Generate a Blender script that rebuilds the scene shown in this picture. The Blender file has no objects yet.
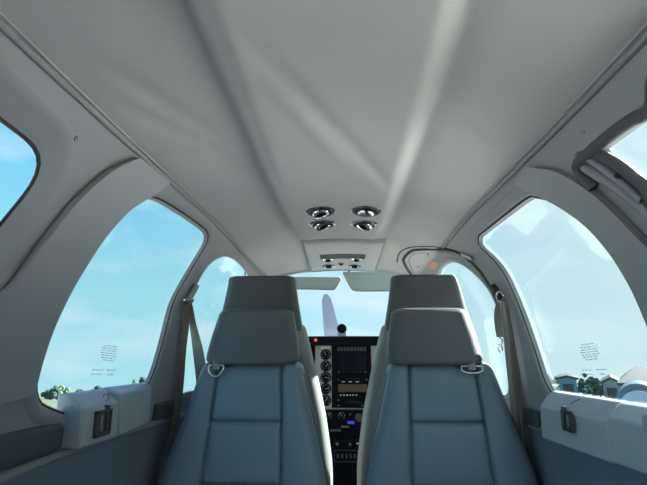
import bpy, bmesh, math, random
from mathutils import Vector
from mathutils.geometry import delaunay_2d_cdt
random.seed(4)
S = bpy.context.scene
COL = S.collection
# ------------------------------------------------------------------ camera model (aircraft cabin frame: +y forward, z up)
F, CX, CY = 480., 323.5, 242.5
TH = math.atan(111.5/F); PS = math.atan(22.5/F*math.cos(TH))
CAM = (0.015, 0, 0.95)
st, ct, sp, cp = math.sin(TH), math.cos(TH), math.sin(PS), math.cos(PS)
def ray(u, v):
    a = (u-CX)/F; b = -(v-CY)/F
    return (a*cp+b*sp*st-sp*ct, a*sp-b*cp*st+cp*ct, b*ct+st)
def lerp(t, P):
    if t <= P[0][0]: return P[0][1]
    for (a, b), (c, d) in zip(P, P[1:]):
        if t <= c: return b+(d-b)*(t-a)/(c-a)
    return P[-1][1]
def smooth(a, b, t):
    k = max(0, min(1, (t-a)/(b-a))); return k*k*(3-2*k)
def crv(P, n=260):
    """smooth a control table by repeated averaging"""
    a, b = P[0][0], P[-1][0]
    xs = [a+(b-a)*i/n for i in range(n+1)]; ys = [lerp(x, P) for x in xs]
    for _ in range(n//3*2):
        ys = [ys[0]]+[(ys[i-1]+2*ys[i]+ys[i+1])/4 for i in range(1, n)]+[ys[-1]]
    def f(t):
        k = (t-a)/(b-a)*n
        if k <= 0: return ys[0]
        if k >= n: return ys[-1]
        i = int(k); return ys[i]+(ys[i+1]-ys[i])*(k-i)
    return f
KX = crv([(-1.3, .97), (.0, 1), (.5, 1), (.87, .985), (1.31, .92), (1.65, .85), (2.0, .78), (2.7, .62)])
KZ = crv([(-1.3, 1), (1.15, 1), (1.3, .985), (1.65, .85), (2, .8), (2.7, .7)])
PR = crv([(-.95, .47), (-.6, .515), (-.3, .53), (-.178, .525), (0, .5), (.1, .48), (.18, .455), (.28, .415), (.36, .372), (.45, .32)])
def WX(y, z):
    r = z-.95
    if r > 0: r /= KZ(y)
    return PR(r)*KX(y)
def ZC(x, y):
    w = .372*KX(y); q = min(1, (x/w)**2)
    c = .36+.052*(1-q)
    in_ = .118-.02*smooth(1.0, 1.6, y)
    s = 1-smooth(in_, in_+.05, abs(x))
    return .95+KZ(y)*c-.034*s*(1-smooth(1.25, 1.6, y))-.004*s
def hit(u, v, inset=0.):
    d = ray(u, v); t = .1; stp = .01
    while t < 6:
        p = [CAM[i]+d[i]*t for i in range(3)]
        if abs(p[0]) > WX(p[1], p[2])-inset or p[2] > ZC(p[0], p[1])-inset:
            if stp < .0005: return Vector(p)
            t -= stp; stp /= 10
        t += stp
def pw(u, v):
    p = hit(u, v); return (p.y, p.z)
def on(u, v, ax, val):
    d = ray(u, v); t = (val-CAM[ax])/d[ax]; return Vector([CAM[i]+d[i]*t for i in range(3)])
# ------------------------------------------------------------------ materials
def lin(c):
    return tuple((x/255/12.92 if x/255 <= .04045 else ((x/255+.055)/1.055)**2.4) for x in c)
def mat(name, col, rough=.6, metal=0., bump=0., scale=200., vary=.06, spec=.5, emit=None, es=1.):
    m = bpy.data.materials.new(name); m.use_nodes = True
    nt = m.node_tree; b = nt.nodes['Principled BSDF']; c = lin(col)
    tc = nt.nodes.new('ShaderNodeTexCoord')
    n = nt.nodes.new('ShaderNodeTexNoise'); n.inputs['Scale'].default_value = scale; n.inputs['Detail'].default_value = 3
    nt.links.new(tc.outputs['Object'], n.inputs['Vector'])
    n2 = nt.nodes.new('ShaderNodeTexNoise'); n2.inputs['Scale'].default_value = 9
    nt.links.new(tc.outputs['Object'], n2.inputs['Vector'])
    mx = nt.nodes.new('ShaderNodeMix'); mx.data_type = 'RGBA'
    mx.inputs[6].default_value = tuple(x*(1-vary) for x in c)+(1,)
    mx.inputs[7].default_value = tuple(min(1, x*(1+vary)) for x in c)+(1,)
    nt.links.new(n2.outputs['Fac'], mx.inputs[0]); nt.links.new(mx.outputs[2], b.inputs['Base Color'])
    b.inputs['Roughness'].default_value = rough; b.inputs['Metallic'].default_value = metal
    b.inputs['Specular IOR Level'].default_value = spec
    if bump:
        bp = nt.nodes.new('ShaderNodeBump'); bp.inputs['Strength'].default_value = bump; bp.inputs['Distance'].default_value = .001
        nt.links.new(n.outputs['Fac'], bp.inputs['Height']); nt.links.new(bp.outputs['Normal'], b.inputs['Normal'])
    if emit:
        b.inputs['Emission Color'].default_value = lin(emit)+(1,); b.inputs['Emission Strength'].default_value = es
    return m
def glass_mat(name, tint, refl=.15):
    m = bpy.data.materials.new(name); m.use_nodes = True; nt = m.node_tree; nt.nodes.clear()
    o = nt.nodes.new('ShaderNodeOutputMaterial'); t = nt.nodes.new('ShaderNodeBsdfTransparent')
    g = nt.nodes.new('ShaderNodeBsdfGlossy'); g.inputs['Roughness'].default_value = .04
    x = nt.nodes.new('ShaderNodeMixShader'); t.inputs[0].default_value = tint+(1,)
    f = nt.nodes.new('ShaderNodeFresnel'); f.inputs[0].default_value = 1.25
    ns = nt.nodes.new('ShaderNodeTexNoise'); ns.inputs['Scale'].default_value = 30
    mt = nt.nodes.new('ShaderNodeMath'); mt.operation = 'MULTIPLY'; mt.inputs[1].default_value = refl
    nt.links.new(f.outputs[0], mt.inputs[0])
    nt.links.new(mt.outputs[0], x.inputs[0]); nt.links.new(t.outputs[0], x.inputs[1]); nt.links.new(g.outputs[0], x.inputs[2])
    nt.links.new(x.outputs[0], o.inputs[0]); return m
M = dict(
    headliner=mat('headliner', (194, 191, 188), .75, bump=.25, scale=700, vary=.04, spec=.35),
    plastic=mat('cabin_plastic', (158, 162, 163), .55, bump=.12, scale=900, vary=.03),
    plastic_l=mat('cover_plastic', (184, 192, 198), .55, bump=.1, scale=900, vary=.03),
    console=mat('console_plastic', (196, 200, 198), .5, bump=.1, scale=900, vary=.03),
    arch=mat('arch_vinyl', (168, 171, 173), .5, bump=.15, scale=800, vary=.03),
    lower=mat('lower_vinyl', (120, 134, 146), .6, bump=.2, scale=900),
    armrest=mat('armrest_vinyl', (74, 87, 88), .5, bump=.2, scale=900),
    leather=mat('seat_leather', (132, 150, 160), .42, bump=.35, scale=420, vary=.08),
    leather_h=mat('headrest_leather', (92, 101, 105), .42, bump=.35, scale=420, vary=.06),
    leather_d=mat('pilot_leather', (78, 83, 85), .5, bump=.3, scale=420, vary=.06),
    cream=mat('seat_side_leather', (142, 150, 146), .45, bump=.25, scale=420),
    seam=mat('seam_piping', (60, 72, 80), .5),
    rubber=mat('black_rubber', (26, 27, 28), .55),
    tube=mat('grey_rubber', (88, 90, 94), .5, bump=.2, scale=300),
    bar=mat('door_frame_metal', (150, 152, 160), .4, metal=.3),
    seal=mat('brown_seal', (66, 66, 64), .6),
    belt=mat('belt_webbing', (162, 157, 147), .8, bump=.5, scale=1200),
    belt_d=mat('belt_webbing_brown', (134, 124, 112), .8, bump=.5, scale=1200),
    chrome=mat('chrome', (215, 218, 222), .12, metal=1),
    steel=mat('brushed_steel', (120, 118, 112), .35, metal=.8),
    black=mat('panel_black', (13, 14, 19), .85, spec=.15),
    panel=mat('instrument_panel_paint', (156, 160, 152), .5),
    screen=mat('screen_glass', (8, 9, 30), .3, spec=.2),
    orange_scr=mat('amber_display', (86, 56, 40), .3),
    white=mat('gauge_markings', (200, 205, 205), .5),
    red=mat('warning_lamp', (180, 40, 50), .3, emit=(230, 60, 80), es=1.2),
    blue=mat('blue_lamp', (40, 50, 160), .3, emit=(50, 70, 200), es=.5),
    visor=mat('visor_vinyl', (165, 180, 180), .6),
    sticker=mat('orange_sticker', (232, 160, 128), .5),
    carpet=mat('carpet', (70, 80, 90), .95, bump=.6, scale=500),
    letter=mat('window_lettering', (95, 130, 145), .6),
    paint=mat('white_aircraft_paint', (235, 236, 238), .10, spec=1.),
    wing=mat('light_bouncing_wing_skin', (226, 227, 230), .17, metal=1.),  # bare metal finish added to throw sun bands up onto the ceiling
    blade=mat('propeller_paint', (120, 135, 155), .5),
    ground=mat('apron_concrete', (188, 186, 178), .9, vary=.08),
    grass=mat('airfield_grass', (84, 100, 82), .95),
    leaf=mat('tree_leaves', (66, 88, 80), 1., vary=.1, spec=.0),
    leaf2=mat('tree_leaves_pale', (112, 134, 116), 1., vary=.1, spec=.0),
    bark=mat('bark', (90, 80, 70), .9),
    car=mat('pale_blue_car_paint', (84, 108, 122), .6, spec=.2),
    hwall=mat('hangar_wall', (140, 150, 160), .7),
    hroof=mat('hangar_roof', (60, 64, 72), .6),
    hblue=mat('blue_hangar_wall', (110, 142, 166), .6),
    glass=glass_mat('window_glass', (.955, .99, .995)),
    glass_w=glass_mat('windscreen_glass', (.98, .985, 1.), .012),
)
# ------------------------------------------------------------------ mesh helpers
def mesh(name, verts, faces, m, parent=None, smooth_a=35, recalc=True):
    me = bpy.data.meshes.new(name)
    bm = bmesh.new(); vs = [bm.verts.new(v) for v in verts]
    for f in faces:
        try: bm.faces.new([vs[i] for i in f])
        except ValueError: pass
    return bmobj(name, bm, m, parent, smooth_a, recalc)
def bmobj(name, bm, m, parent=None, smooth_a=35, recalc=True):
    if recalc: bmesh.ops.recalc_face_normals(bm, faces=bm.faces)
    me = bpy.data.meshes.new(name); bm.to_mesh(me); bm.free()
    me.materials.append(M[m] if isinstance(m, str) else m)
    for p in me.polygons: p.use_smooth = True
    me.set_sharp_from_angle(angle=math.radians(smooth_a))
    o = bpy.data.objects.new(name, me); COL.objects.link(o)
    if parent: o.parent = parent
    return o
def bevel(o, w, seg=2, ang=35):
    b = o.modifiers.new('b', 'BEVEL'); b.width = w; b.segments = seg; b.limit_method = 'ANGLE'; b.angle_limit = math.radians(ang); return o
def tag(o, label=None, cat=None, group=None, kind=None):
    if label: o['label'] = label
    if cat: o['category'] = cat
    if group: o['group'] = group
    if kind: o['kind'] = kind
    return o
def empty(name, loc=(0, 0, 0)):
    o = bpy.data.objects.new(name, None); COL.objects.link(o); o.location = loc; return o
def rebase(root, loc):
    """place the thing's origin at its base while its parts keep their place"""
    root.location = loc
    for c in root.children:
        if c.type == 'MESH': c.data.transform(__import__('mathutils').Matrix.Translation(-Vector(loc)))
        for g in c.children: g.data.transform(__import__('mathutils').Matrix.Translation(-Vector(loc)))
def cr(P, n=6, closed=False):
    """Catmull-Rom through points of any dimension"""
    P = [Vector(p) for p in P]; N = len(P); out = []
    rng = range(N) if closed else range(N-1)
    for i in rng:
        if closed: a, b, c, d = P[i-1], P[i], P[(i+1) % N], P[(i+2) % N]
        else: a, b, c, d = P[max(i-1, 0)], P[i], P[i+1], P[min(i+2, N-1)]
        for k in range(n):
            t = k/n
            out.append(.5*((2*b)+(c-a)*t+(2*a-5*b+4*c-d)*t*t+(3*b-a-3*c+d)*t**3))
    if not closed: out.append(P[-1])
    return out
def tube_bm(bm, pts, r, seg=10, cap=True, flat=1.):
    rings = []; pts = [Vector(p) for p in pts]; up = Vector((0, 0, 1))
    for i, p in enumerate(pts):
        t = (pts[min(i+1, len(pts)-1)]-pts[max(i-1, 0)]).normalized()
        if abs(t.dot(up)) > .95: up = Vector((1, 0, 0))
        a = t.cross(up).normalized(); b = t.cross(a); up = -b if b.dot(up) < 0 else b
        rr = r(i/(len(pts)-1)) if callable(r) else r
        rings.append([bm.verts.new(p+(a*math.cos(2*math.pi*k/seg)+b*math.sin(2*math.pi*k/seg)*flat)*rr) for k in range(seg)])
    for A, B in zip(rings, rings[1:]):
        for k in range(seg): bm.faces.new([A[k], A[(k+1) % seg], B[(k+1) % seg], B[k]])
    if cap: bm.faces.new(rings[0]); bm.faces.new(rings[-1])
def tube(name, pts, r, m, parent=None, seg=10, flat=1.):
    bm = bmesh.new(); tube_bm(bm, pts, r, seg, flat=flat); return bmobj(name, bm, m, parent, 60)
def box_bm(bm, a, b):
    v = [bm.verts.new((x, y, z)) for x in (a[0], b[0]) for y in (a[1], b[1]) for z in (a[2], b[2])]
    for f in ((0, 1, 3, 2), (4, 6, 7, 5), (0, 4, 5, 1), (2, 3, 7, 6), (0, 2, 6, 4), (1, 5, 7, 3)): bm.faces.new([v[i] for i in f])
def box(name, a, b, m, parent=None, bv=.003):
    bm = bmesh.new(); box_bm(bm, a, b); o = bmobj(name, bm, m, parent); return bevel(o, bv) if bv else o
def disc(name, c, n, r, h, m, parent=None, seg=28, prof=None):
    """lathe around axis n; prof: list of (radius factor, height factor)"""
    n = Vector(n).normalized(); a = n.orthogonal().normalized(); b = n.cross(a); c = Vector(c)
    prof = prof or [(1, 0), (1, .75), (.9, 1)]
    bm = bmesh.new(); R = []
    for q, z in prof: R.append([bm.verts.new(c+n*h*z+(a*math.cos(2*math.pi*k/seg)+b*math.sin(2*math.pi*k/seg))*r*q) for k in range(seg)])
    for A, B in zip(R, R[1:]):
        for k in range(seg): bm.faces.new([A[k], A[(k+1) % seg], B[(k+1) % seg], B[k]])
    bm.faces.new(R[0]); bm.faces.new(R[-1]); return bmobj(name, bm, m, parent, 40)
def inpoly(p, P):
    c = False; x, y = p
    for i in range(len(P)):
        x1, y1 = P[i-1]; x2, y2 = P[i]
        if (y1 > y) != (y2 > y) and x < (x2-x1)*(y-y1)/(y2-y1)+x1: c = not c
    return c
def sheet(name, side, outline, holes, inset, thick, m, parent=None, step=.03, fx=None, bv=0):
    """curved panel lying on the cabin side: outline and holes in (y, z), inner face `inset` into the cabin"""
    fx = fx or (lambda y, z: WX(y, z))
    loops = [[tuple(p) for p in outline]]+[[tuple(p) for p in h] for h in holes]
    vs = []; es = []
    for L in loops:
        b = len(vs); vs += [Vector(p) for p in L]; es += [(b+i, b+(i+1) % len(L)) for i in range(len(L))]
    ys = [p[0] for p in loops[0]]; zs = [p[1] for p in loops[0]]
    y = min(ys)+step*.5
    while y < max(ys):
        z = min(zs)+step*.5
        while z < max(zs):
            if inpoly((y, z), loops[0]) and not any(inpoly((y, z), h) for h in loops[1:]): vs.append(Vector((y, z)))
            z += step
        y += step
    V, E_, Fc, *_ = delaunay_2d_cdt(vs, es, [], 0, 1e-6)
    keep = []
    for f in Fc:
        c = sum((V[i] for i in f), Vector((0, 0)))/len(f)
        if inpoly(c, loops[0]) and not any(inpoly(c, h) for h in loops[1:]): keep.append(list(f))
    bm = bmesh.new(); I = {}; O = {}
    for f in keep:
        for i in f:
            if i not in I:
                x = fx(V[i][0], V[i][1])
                I[i] = bm.verts.new((side*(x-inset), V[i][0], V[i][1]))
                O[i] = bm.verts.new((side*(x-inset+thick), V[i][0], V[i][1]))
    cnt = {}
    for f in keep:
        bm.faces.new([I[i] for i in f]); bm.faces.new([O[i] for i in reversed(f)])
        for a, b in zip(f, f[1:]+f[:1]): cnt.setdefault(frozenset((a, b)), []).append((a, b))
    for k, l in cnt.items():
        if len(l) == 1: a, b = l[0]; bm.faces.new([I[b], I[a], O[a], O[b]])
    o = bmobj(name, bm, m, parent, 40)
    return bevel(o, bv, 2, 50) if bv else o
def offset(L, d):
    """offset closed (y,z) loop outward by d"""
    A = sum(L[i-1][0]*L[i][1]-L[i][0]*L[i-1][1] for i in range(len(L)))
    s = 1 if A > 0 else -1; out = []
    for i in range(len(L)):
        t = Vector((L[(i+1) % len(L)][0]-L[i-1][0], L[(i+1) % len(L)][1]-L[i-1][1])).normalized()
        out.append((L[i][0]+s*t.y*d, L[i][1]-s*t.x*d))
    return out
def ring(name, side, L, prof, m, parent=None):
    """moulding swept round a window: profile of (outward offset, height into the cabin)"""
    bm = bmesh.new(); R = []
    for d, h in prof:
        R.append([bm.verts.new((side*(WX(y, z)-h), y, z)) for y, z in offset(L, d)])
    n = len(L)
    for A, B in zip(R, R[1:]+R[:1]):
        for k in range(n): bm.faces.new([A[k], A[(k+1) % n], B[(k+1) % n], B[k]])
    return bmobj(name, bm, m, parent, 50)
def prism(name, side, y0, y1, sec, m, parent=None, n=6, bv=.004):
    """box following the cabin side from y0 to y1; section of (protrusion, z)"""
    bm = bmesh.new(); R = []
    for i in range(n+1):
        y = y0+(y1-y0)*i/n
        sc = [(p if not isinstance(p, tuple) else p[0]+(p[1]-p[0])*i/n, z if not isinstance(z, tuple) else z[0]+(z[1]-z[0])*i/n) for p, z in sec]
        R.append([bm.verts.new((side*(WX(y, .86)-p), y, z)) for p, z in sc])
    k = len(sec)
    for A, B in zip(R, R[1:]):
        for j in range(k): bm.faces.new([A[j], A[(j+1) % k], B[(j+1) % k], B[j]])
    bm.faces.new(R[0]); bm.faces.new(R[-1])
    return bevel(bmobj(name, bm, m, parent, 30), bv, 3)
# ------------------------------------------------------------------ the shell
def uni(P, n=110):
    """closed smooth loop resampled evenly"""
    C = [tuple(p) for p in cr(P, 10, True)]; C.append(C[0]); d = [0]
    for a, b in zip(C, C[1:]): d.append(d[-1]+math.dist(a, b))
    out = []; j = 0
    for i in range(n):
        t = d[-1]*i/n
        while d[j+1] < t: j += 1
        k = (t-d[j])/(d[j+1]-d[j]+1e-12); out.append(tuple(C[j][q]+(C[j+1][q]-C[j][q])*k for q in range(len(C[j]))))
    return out
def soft(P):
    L = uni(P)
    for _ in range(4): L = [tuple((L[i-1][q]+2*L[i][q]+L[(i+1) % len(L)][q])/4 for q in (0, 1)) for i in range(len(L))]
    return L
LRSH = .024
LW = uni([pw(*p) for p in [(51, 322), (68, 290), (88, 251), (111, 223), (136, 204), (154, 199), (180, 213), (202, 228.5), (207, 235), (205.5, 244), (195, 262), (181, 286), (172, 304), (163, 338), (153, 372), (141, 393)]]+[(1.10, .838), (.95, .838)]+[pw(47, 405), pw(39, 396), pw(38, 380), pw(43, 350)])
RW = uni([pw(*p) for p in [(648, 303), (634, 280), (617, 254.6), (589, 225), (562, 205.6), (538, 199), (525, 201.5), (484, 233), (479.4, 238.5), (480.5, 246), (493, 258), (504, 272), (513.5, 291), (524, 317), (537.5, 356), (546, 381), (556, 395)]]+[(1.05, .838), (.93, .838), (.86, .84), (.81, .86), (.79, .91), (.775, .96)])
LF = uni([pw(*p) for p in [(176, 392), (179, 350), (182, 328), (187.5, 307), (196, 286), (207, 267), (217, 259), (227, 256.5), (238, 260.5), (248, 272)]]+[(1.80, 1.205), (1.95, 1.15), (2.1, 1.08), (2.2, .98), (2.2, .89), (2.1, .85), (1.8, .84), (1.5, .84)])
RF = uni([pw(*p) for p in [(508, 392), (507, 360), (503, 332), (493, 298), (478, 277.5), (461, 264.5), (450, 262.5), (441, 268), (438, 275)]]+[(1.80, 1.19), (1.95, 1.14), (2.1, 1.07), (2.2, .98), (2.2, .89), (2.1, .85), (1.8, .84), (1.5, .84)])
LR = soft([(a+(LRSH if a > .4 else 0), b) for a, b in [(.0, 1.18), (.05, 1.235), (.15, 1.25), (.35, 1.248), (.52, 1.240), (.60, 1.236), pw(41, 152), pw(42, 163), pw(34, 178), pw(0, 218), (.585, 1.06), (.56, .97), (.50, .90), (.40, .88), (.15, .88), (.03, .92), (-.02, 1.03)]])
RR = uni([(.0, 1.18), (.05, 1.235), (.15, 1.255), (.35, 1.255), (.52, 1.252), pw(647, 116), pw(610, 144), pw(602.5, 149.5), pw(604, 154), pw(622, 167), pw(640, 181), (.650, 1.12), (.645, 1.05), (.62, .97), (.56, .91), (.40, .88), (.15, .88), (.03, .92), (-.02, 1.03)])
TRIM = crv([(-1.2, .74), (.6, .745), (.75, .757), (.87, .768), (1.0, .77), (2.7, .775)])
def wall_outline():
    o = []; y = -1.2
    while y < 2.66: o.append((y, TRIM(y))); y += .04
    o.append((2.66, .775)); o.append((2.66, .99))
    y = 2.6
    while y > 1.9: o.append((y, .99+(2.66-y)/(2.66-1.88)*(.95+.36*KZ(1.88)-.99))); y -= .05
    y = 1.88
    while y > -1.2: o.append((y, .95+.36*KZ(y))); y -= .04
    o.append((-1.2, 1.31)); return o
WO = wall_outline()
for nm, sd, H in (('wall_left', -1, [offset(LR, .040), LW, LF]), ('wall_right', 1, [RR, RW, RF])):
    w = tag(sheet(nm, sd, WO, H, 0, .009, 'plastic', step=.028), kind='structure')
    lo = []; y = -1.2
    while y < 2.66: lo.append((y, TRIM(y)-.001)); y += .05
    lo += [(2.66, .774), (2.66, .0), (-1.2, 0)]
    sheet('lower_panel', sd, lo, [], -.002, .009, 'lower', w, step=.05)
    t = tube('trim_1' if sd < 0 else 'trim_2', [(sd*(WX(y/20, TRIM(y/20))-.000), y/20, TRIM(y/20)+.006) for y in range(-22, 53)], .0085, 'plastic', seg=10)
    tag(t, kind='structure')
# windows: frame, seal, glass
def window(n, sd, L, gl='glass', frame=True, grow=.012, deep=0):
    w = empty('window_%d' % n); tag(w, kind='structure')
    if deep:
        ring('window_frame', sd, L, [(.046, -.004), (.043, .002), (.036, .0025), (.028, -.002), (.012, -.012), (.003, -.0160), (.002, -.0165), (.003, -.021), (.046, -.016)], 'plastic', w)
        ring('rubber_seal', sd, L, [(.004, -.0160), (.003, -.0155), (.0, -.0162), (.0, -.0195), (.004, -.0195)], 'rubber', w)
    elif frame:
        ring('window_frame', sd, L, [(.034, -.001), (.027, .003), (.018, .006), (.009, .005), (.005, .002), (.004, -.006)], 'plastic', w)
        ring('rubber_seal', sd, L, [(.0055, -.004), (.0048, .0008), (.002, .0008), (.0005, -.001), (.0005, -.007), (.003, -.007)], 'rubber', w)
        ring('inner_lip', sd, L, [(.0035, -.003), (-.0005, -.004), (-.0015, -.006), (-.0015, -.009), (.003, -.009)], 'plastic', w)
    sheet('glass', sd, offset(L, grow), [], -.0095-deep, .004, gl, w, step=.05)
    return w
w1 = window(1, -1, LR, deep=.010); w2 = window(2, -1, LW); w3 = window(3, -1, LF, frame=False)
w4 = window(4, 1, RR, frame=False); w5 = window(5, 1, RW); w6 = window(6, 1, RF, frame=False)
for w, sd, L in ((w3, -1, LF), (w6, 1, RF)):
    ring('window_frame', sd, L, [(.020, -.002), (.014, .003), (.006, .004), (.0, .001), (-.0005, -.009), (.004, -.009)], 'plastic', w)
# printed emergency instructions on both main windows: tiny, unreadable strokes
def lettering(w, sd, rows):
    bm = bmesh.new()
    for (u0, v0, u1, v1) in rows:
        n = max(3, int(abs(u1-u0)/1.15)); k = 0
        while k < n:
            word = random.choice((2, 3, 4)); a = k/n; b = min(1, (k+word)/n); k += word+.7
            A = hit(u0+(u1-u0)*a, v0+(v1-v0)*a); B = hit(u0+(u1-u0)*b, v0+(v1-v0)*b)
            m_ = int(word*2.5)
            for j in range(m_):
                P = A.lerp(B, j/m_); Q = A.lerp(B, (j+.62)/m_); h = random.uniform(.0006, .0012)
                q = []
                for T, dz in ((P, -h), (Q, -h), (Q, h), (P, h)):
                    y, z = T.y, T.z+dz; q.append(bm.verts.new((sd*(WX(y, z)+.0091), y, z)))
                bm.faces.new(q)
    bmobj('printed_lettering', bm, 'letter', w)
lettering(w2, -1, [(108.3, 345.3, 121.3, 347), (106.3, 347.5, 121.8, 349.5), (105.8, 349.8, 121.8, 351.8), (104.8, 352.3, 121.3, 354.2), (105.3, 354.8, 120.8, 356.5), (105.3, 357.2, 119.8, 359), (107.3, 359.8, 117.3, 361),
                    (96.8, 369.8, 108.3, 370), (110.8, 370, 119.8, 370.3), (95.3, 374, 107.3, 374.3), (111.3, 374.4, 117.3, 374.5)])
lettering(w5, 1, [(576.4, 345, 589.9, 343.2), (575.4, 348, 592.9, 345.5), (576.4, 350.5, 593.9, 348), (575.9, 353, 594.2, 350.6), (577.4, 355.5, 594.4, 353.2), (578.4, 357.6, 593.9, 355.8), (580.9, 360, 592.4, 358.6),
                   (577.4, 370.2, 587.4, 370), (591.4, 369.6, 602.4, 369.2), (576.4, 374.2, 588.9, 374.2), (594.9, 374, 601.4, 374)])
# ceiling; cloth wrinkles shaped as diagonal ridges to imitate streaks of reflected light
STREAK_FOLDS = [(hit(*a), hit(*b), amp, wd) for a, b, amp, wd in (((235, 30), (400, 190), .0045, .016), ((262, 75), (345, 165), -.003, .014), ((70, 45), (235, 150), .003, .018), ((120, 105), (290, 205), .003, .016), ((490, 10), (566, 95), .003, .016), ((435, 92), (505, 152), .003, .013), ((505, 152), (500, 185), .0025, .012))]
def relief(x, y):
    z = 0
    for a, b, amp, wd in STREAK_FOLDS:
        ex, ey = b.x-a.x, b.y-a.y; L = math.hypot(ex, ey); t = ((x-a.x)*ex+(y-a.y)*ey)/L; d = ((x-a.x)*ey-(y-a.y)*ex)/L
        z += amp*math.exp(-(d/wd)**2)*smooth(-.04, .1, t)*(1-smooth(L-.1, L+.04, t))
    return z
bm = bmesh.new(); NX, NY = 110, 280; G = []
for j in range(NY+1):
    y = -1.2+(1.90+1.2)*j/NY; w = .372*KX(y)+.0; row = []
    for i in range(NX+1):
        x = -w+2*w*i/NX; row.append(bm.verts.new((x, y, ZC(x, y)+(relief(x, y) if 0 < i < NX else 0))))
    G.append(row)
T = [[bm.verts.new(v.co+Vector((0, 0, .02))) for v in r] for r in G]
for j in range(NY):
    for i in range(NX):
        bm.faces.new([G[j][i], G[j][i+1], G[j+1][i+1], G[j+1][i]]); bm.faces.new([T[j][i], T[j+1][i], T[j+1][i+1], T[j][i+1]])
for j in range(NY):
    for i in (0, NX): bm.faces.new([G[j][i], G[j+1][i], T[j+1][i], T[j][i]])
for i in range(NX):
    for j in (0, NY): bm.faces.new([G[j][i], G[j][i+1], T[j][i+1], T[j][i]])
ceil = tag(bmobj('ceiling', bm, 'headliner', None, 60), kind='structure')
# headliner beads along both rails
def bead(y0, y1, sd, dx=0, r=.0045):
    P = []; n = 50
    for i in range(n+1):
        y = y0+(y1-y0)*i/n; w = .372*KX(y)-dx; P.append((sd*w, y, ZC(w, y)-.001))
    return P
for k, (sd, y1) in enumerate(((-1, 1.88), (1, 1.50))):
    tag(tube('trim_%d' % (3+k), bead(-1.2, y1, sd, .003), .0048, 'plastic'), kind='structure')
    tag(tube('trim_%d' % (5+k), bead(-1.2, y1, sd, .013), .0015, 'headliner'), kind='structure')
# windscreen header, bulkhead, floor
hx = .372*KX(1.9)
hd = tube('trim_7', [(x/20*hx, 1.895, ZC(x/20*hx, 1.9)+.002) for x in range(-20, 21)], .010, 'visor'); tag(hd, kind='structure')
P = [(sd*WX(-1.2, z/40), z/40) for sd in (1,) for z in range(0, 53)]
P += [(x/20*.36, ZC(x/20*.36, -1.2)) for x in range(20, -21, -1)]
P += [(-a, b) for a, b in reversed(P[:53])]
bh = mesh('wall_rear', [(a, -1.2, b) for a, b in P]+[(a, -1.23, b) for a, b in P], [list(range(len(P))), list(range(len(P), 2*len(P)))]+[[i, (i+1) % len(P), (i+1) % len(P)+len(P), i+len(P)] for i in range(len(P))], 'plastic')
tag(bh, kind='structure')
fw = mesh('wall_front', [(a*.60, 2.68, min(b, .97)) for a, b in P]+[(a*.60, 2.71, min(b, .97)) for a, b in P], [list(range(len(P))), list(range(len(P), 2*len(P)))]+[[i, (i+1) % len(P), (i+1) % len(P)+len(P), i+len(P)] for i in range(len(P))], 'black')
tag(fw, kind='structure')
Y = [-1.2+i*.1 for i in range(40)]
mesh_f = [(s*(WX(y, 0)+.01), y, z) for y in Y for s, z in ((-1, 0), (1, 0), (1, -.03), (-1, -.03))]
ff = []
for i in range(len(Y)-1):
    a = 4*i
    for j in range(4): ff.append([a+j, a+(j+1) % 4, a+4+(j+1) % 4, a+4+j])
ff += [[0, 1, 2, 3], [4*len(Y)-4+k for k in range(4)]]
tag(mesh('floor', mesh_f, ff, 'carpet'), kind='structure')
# windscreen: bowed glass from header to cowl
bm = bmesh.new(); G = []
for inn in (0, .005):
    g = []
    for j in range(13):
        t = j/12; r = []
        for i in range(33):
            s = -1+i/16; y = 1.90+(2.66-1.90)*t; wd = WX(y, .99+(1-t)*.25)+.004
            zt = ZC(s*hx, 1.90)+.006; zb = .99+.03*(1-s*s)
            r.append(bm.verts.new((s*wd, y+.10*(1-s*s)*t, zt+(zb-zt)*t+.035*math.sin(math.pi*t)*(1-s**4)+inn)))
        g.append(r)
    G.append(g)
for g in G:
    for j in range(12):
        for i in range(32): bm.faces.new([g[j][i], g[j][i+1], g[j+1][i+1], g[j+1][i]])
ws = empty('window_7'); tag(ws, kind='structure'); bmobj('glass', bm, 'glass_w', ws, 60)
for sd in (-1, 1):
    tube('window_post', [(sd*(WX(1.9+.076*i, .99+(1-i/10)*.25)), 1.9+.076*i, ZC(hx, 1.9)+(.99-ZC(hx, 1.9))*i/10+.002) for i in range(11)], .014, 'plastic', ws)
# ------------------------------------------------------------------ arched valance panels over the pillars
def arch(name, sd, loop, label):
    o = sheet(name, sd, loop, [], .016, .014, 'arch', step=.02, bv=.004)
    return tag(o, label, 'trim panel')
La = [pw(*p) for p in [(163, 183), (148, 195), (124, 209.5), (99, 236), (78, 267), (62, 294), (45, 330), (34, 362), (29, 381), (26, 391), (20, 396.5), (0, 401.5)]]
La += [(.62, .87), (.60, .93), (.60, 1.0)]
La += [pw(*p) for p in [(2, 288), (33, 247), (70, 201), (103, 172), (132, 158)]]
Lx = [tuple(p) for p in cr(La[:12], 4)]+[tuple(p) for p in cr(La[11:], 5)]
arch('arch_panel', -1, [p for i, p in enumerate(Lx) if i == 0 or math.dist(p, Lx[i-1]) > .002], 'curved grey vinyl arch panel over the pillar at the left edge')
Ra = [pw(*p) for p in [(521, 184), (538, 193), (562, 204), (593, 225), (617, 251), (632.5, 274), (645, 297)]]
Ra += [(.755, .95), (.76, .90), (.755, .865), (.73, .86), (.69, .87), (.68, .93), (.672, 1.0), (.668, 1.06)]
Ra += [pw(*p) for p in [(647, 237), (605, 196), (570, 174), (551, 169), (534.5, 167.6)]]
Rx = [tuple(p) for p in cr(Ra, 4)]
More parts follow.
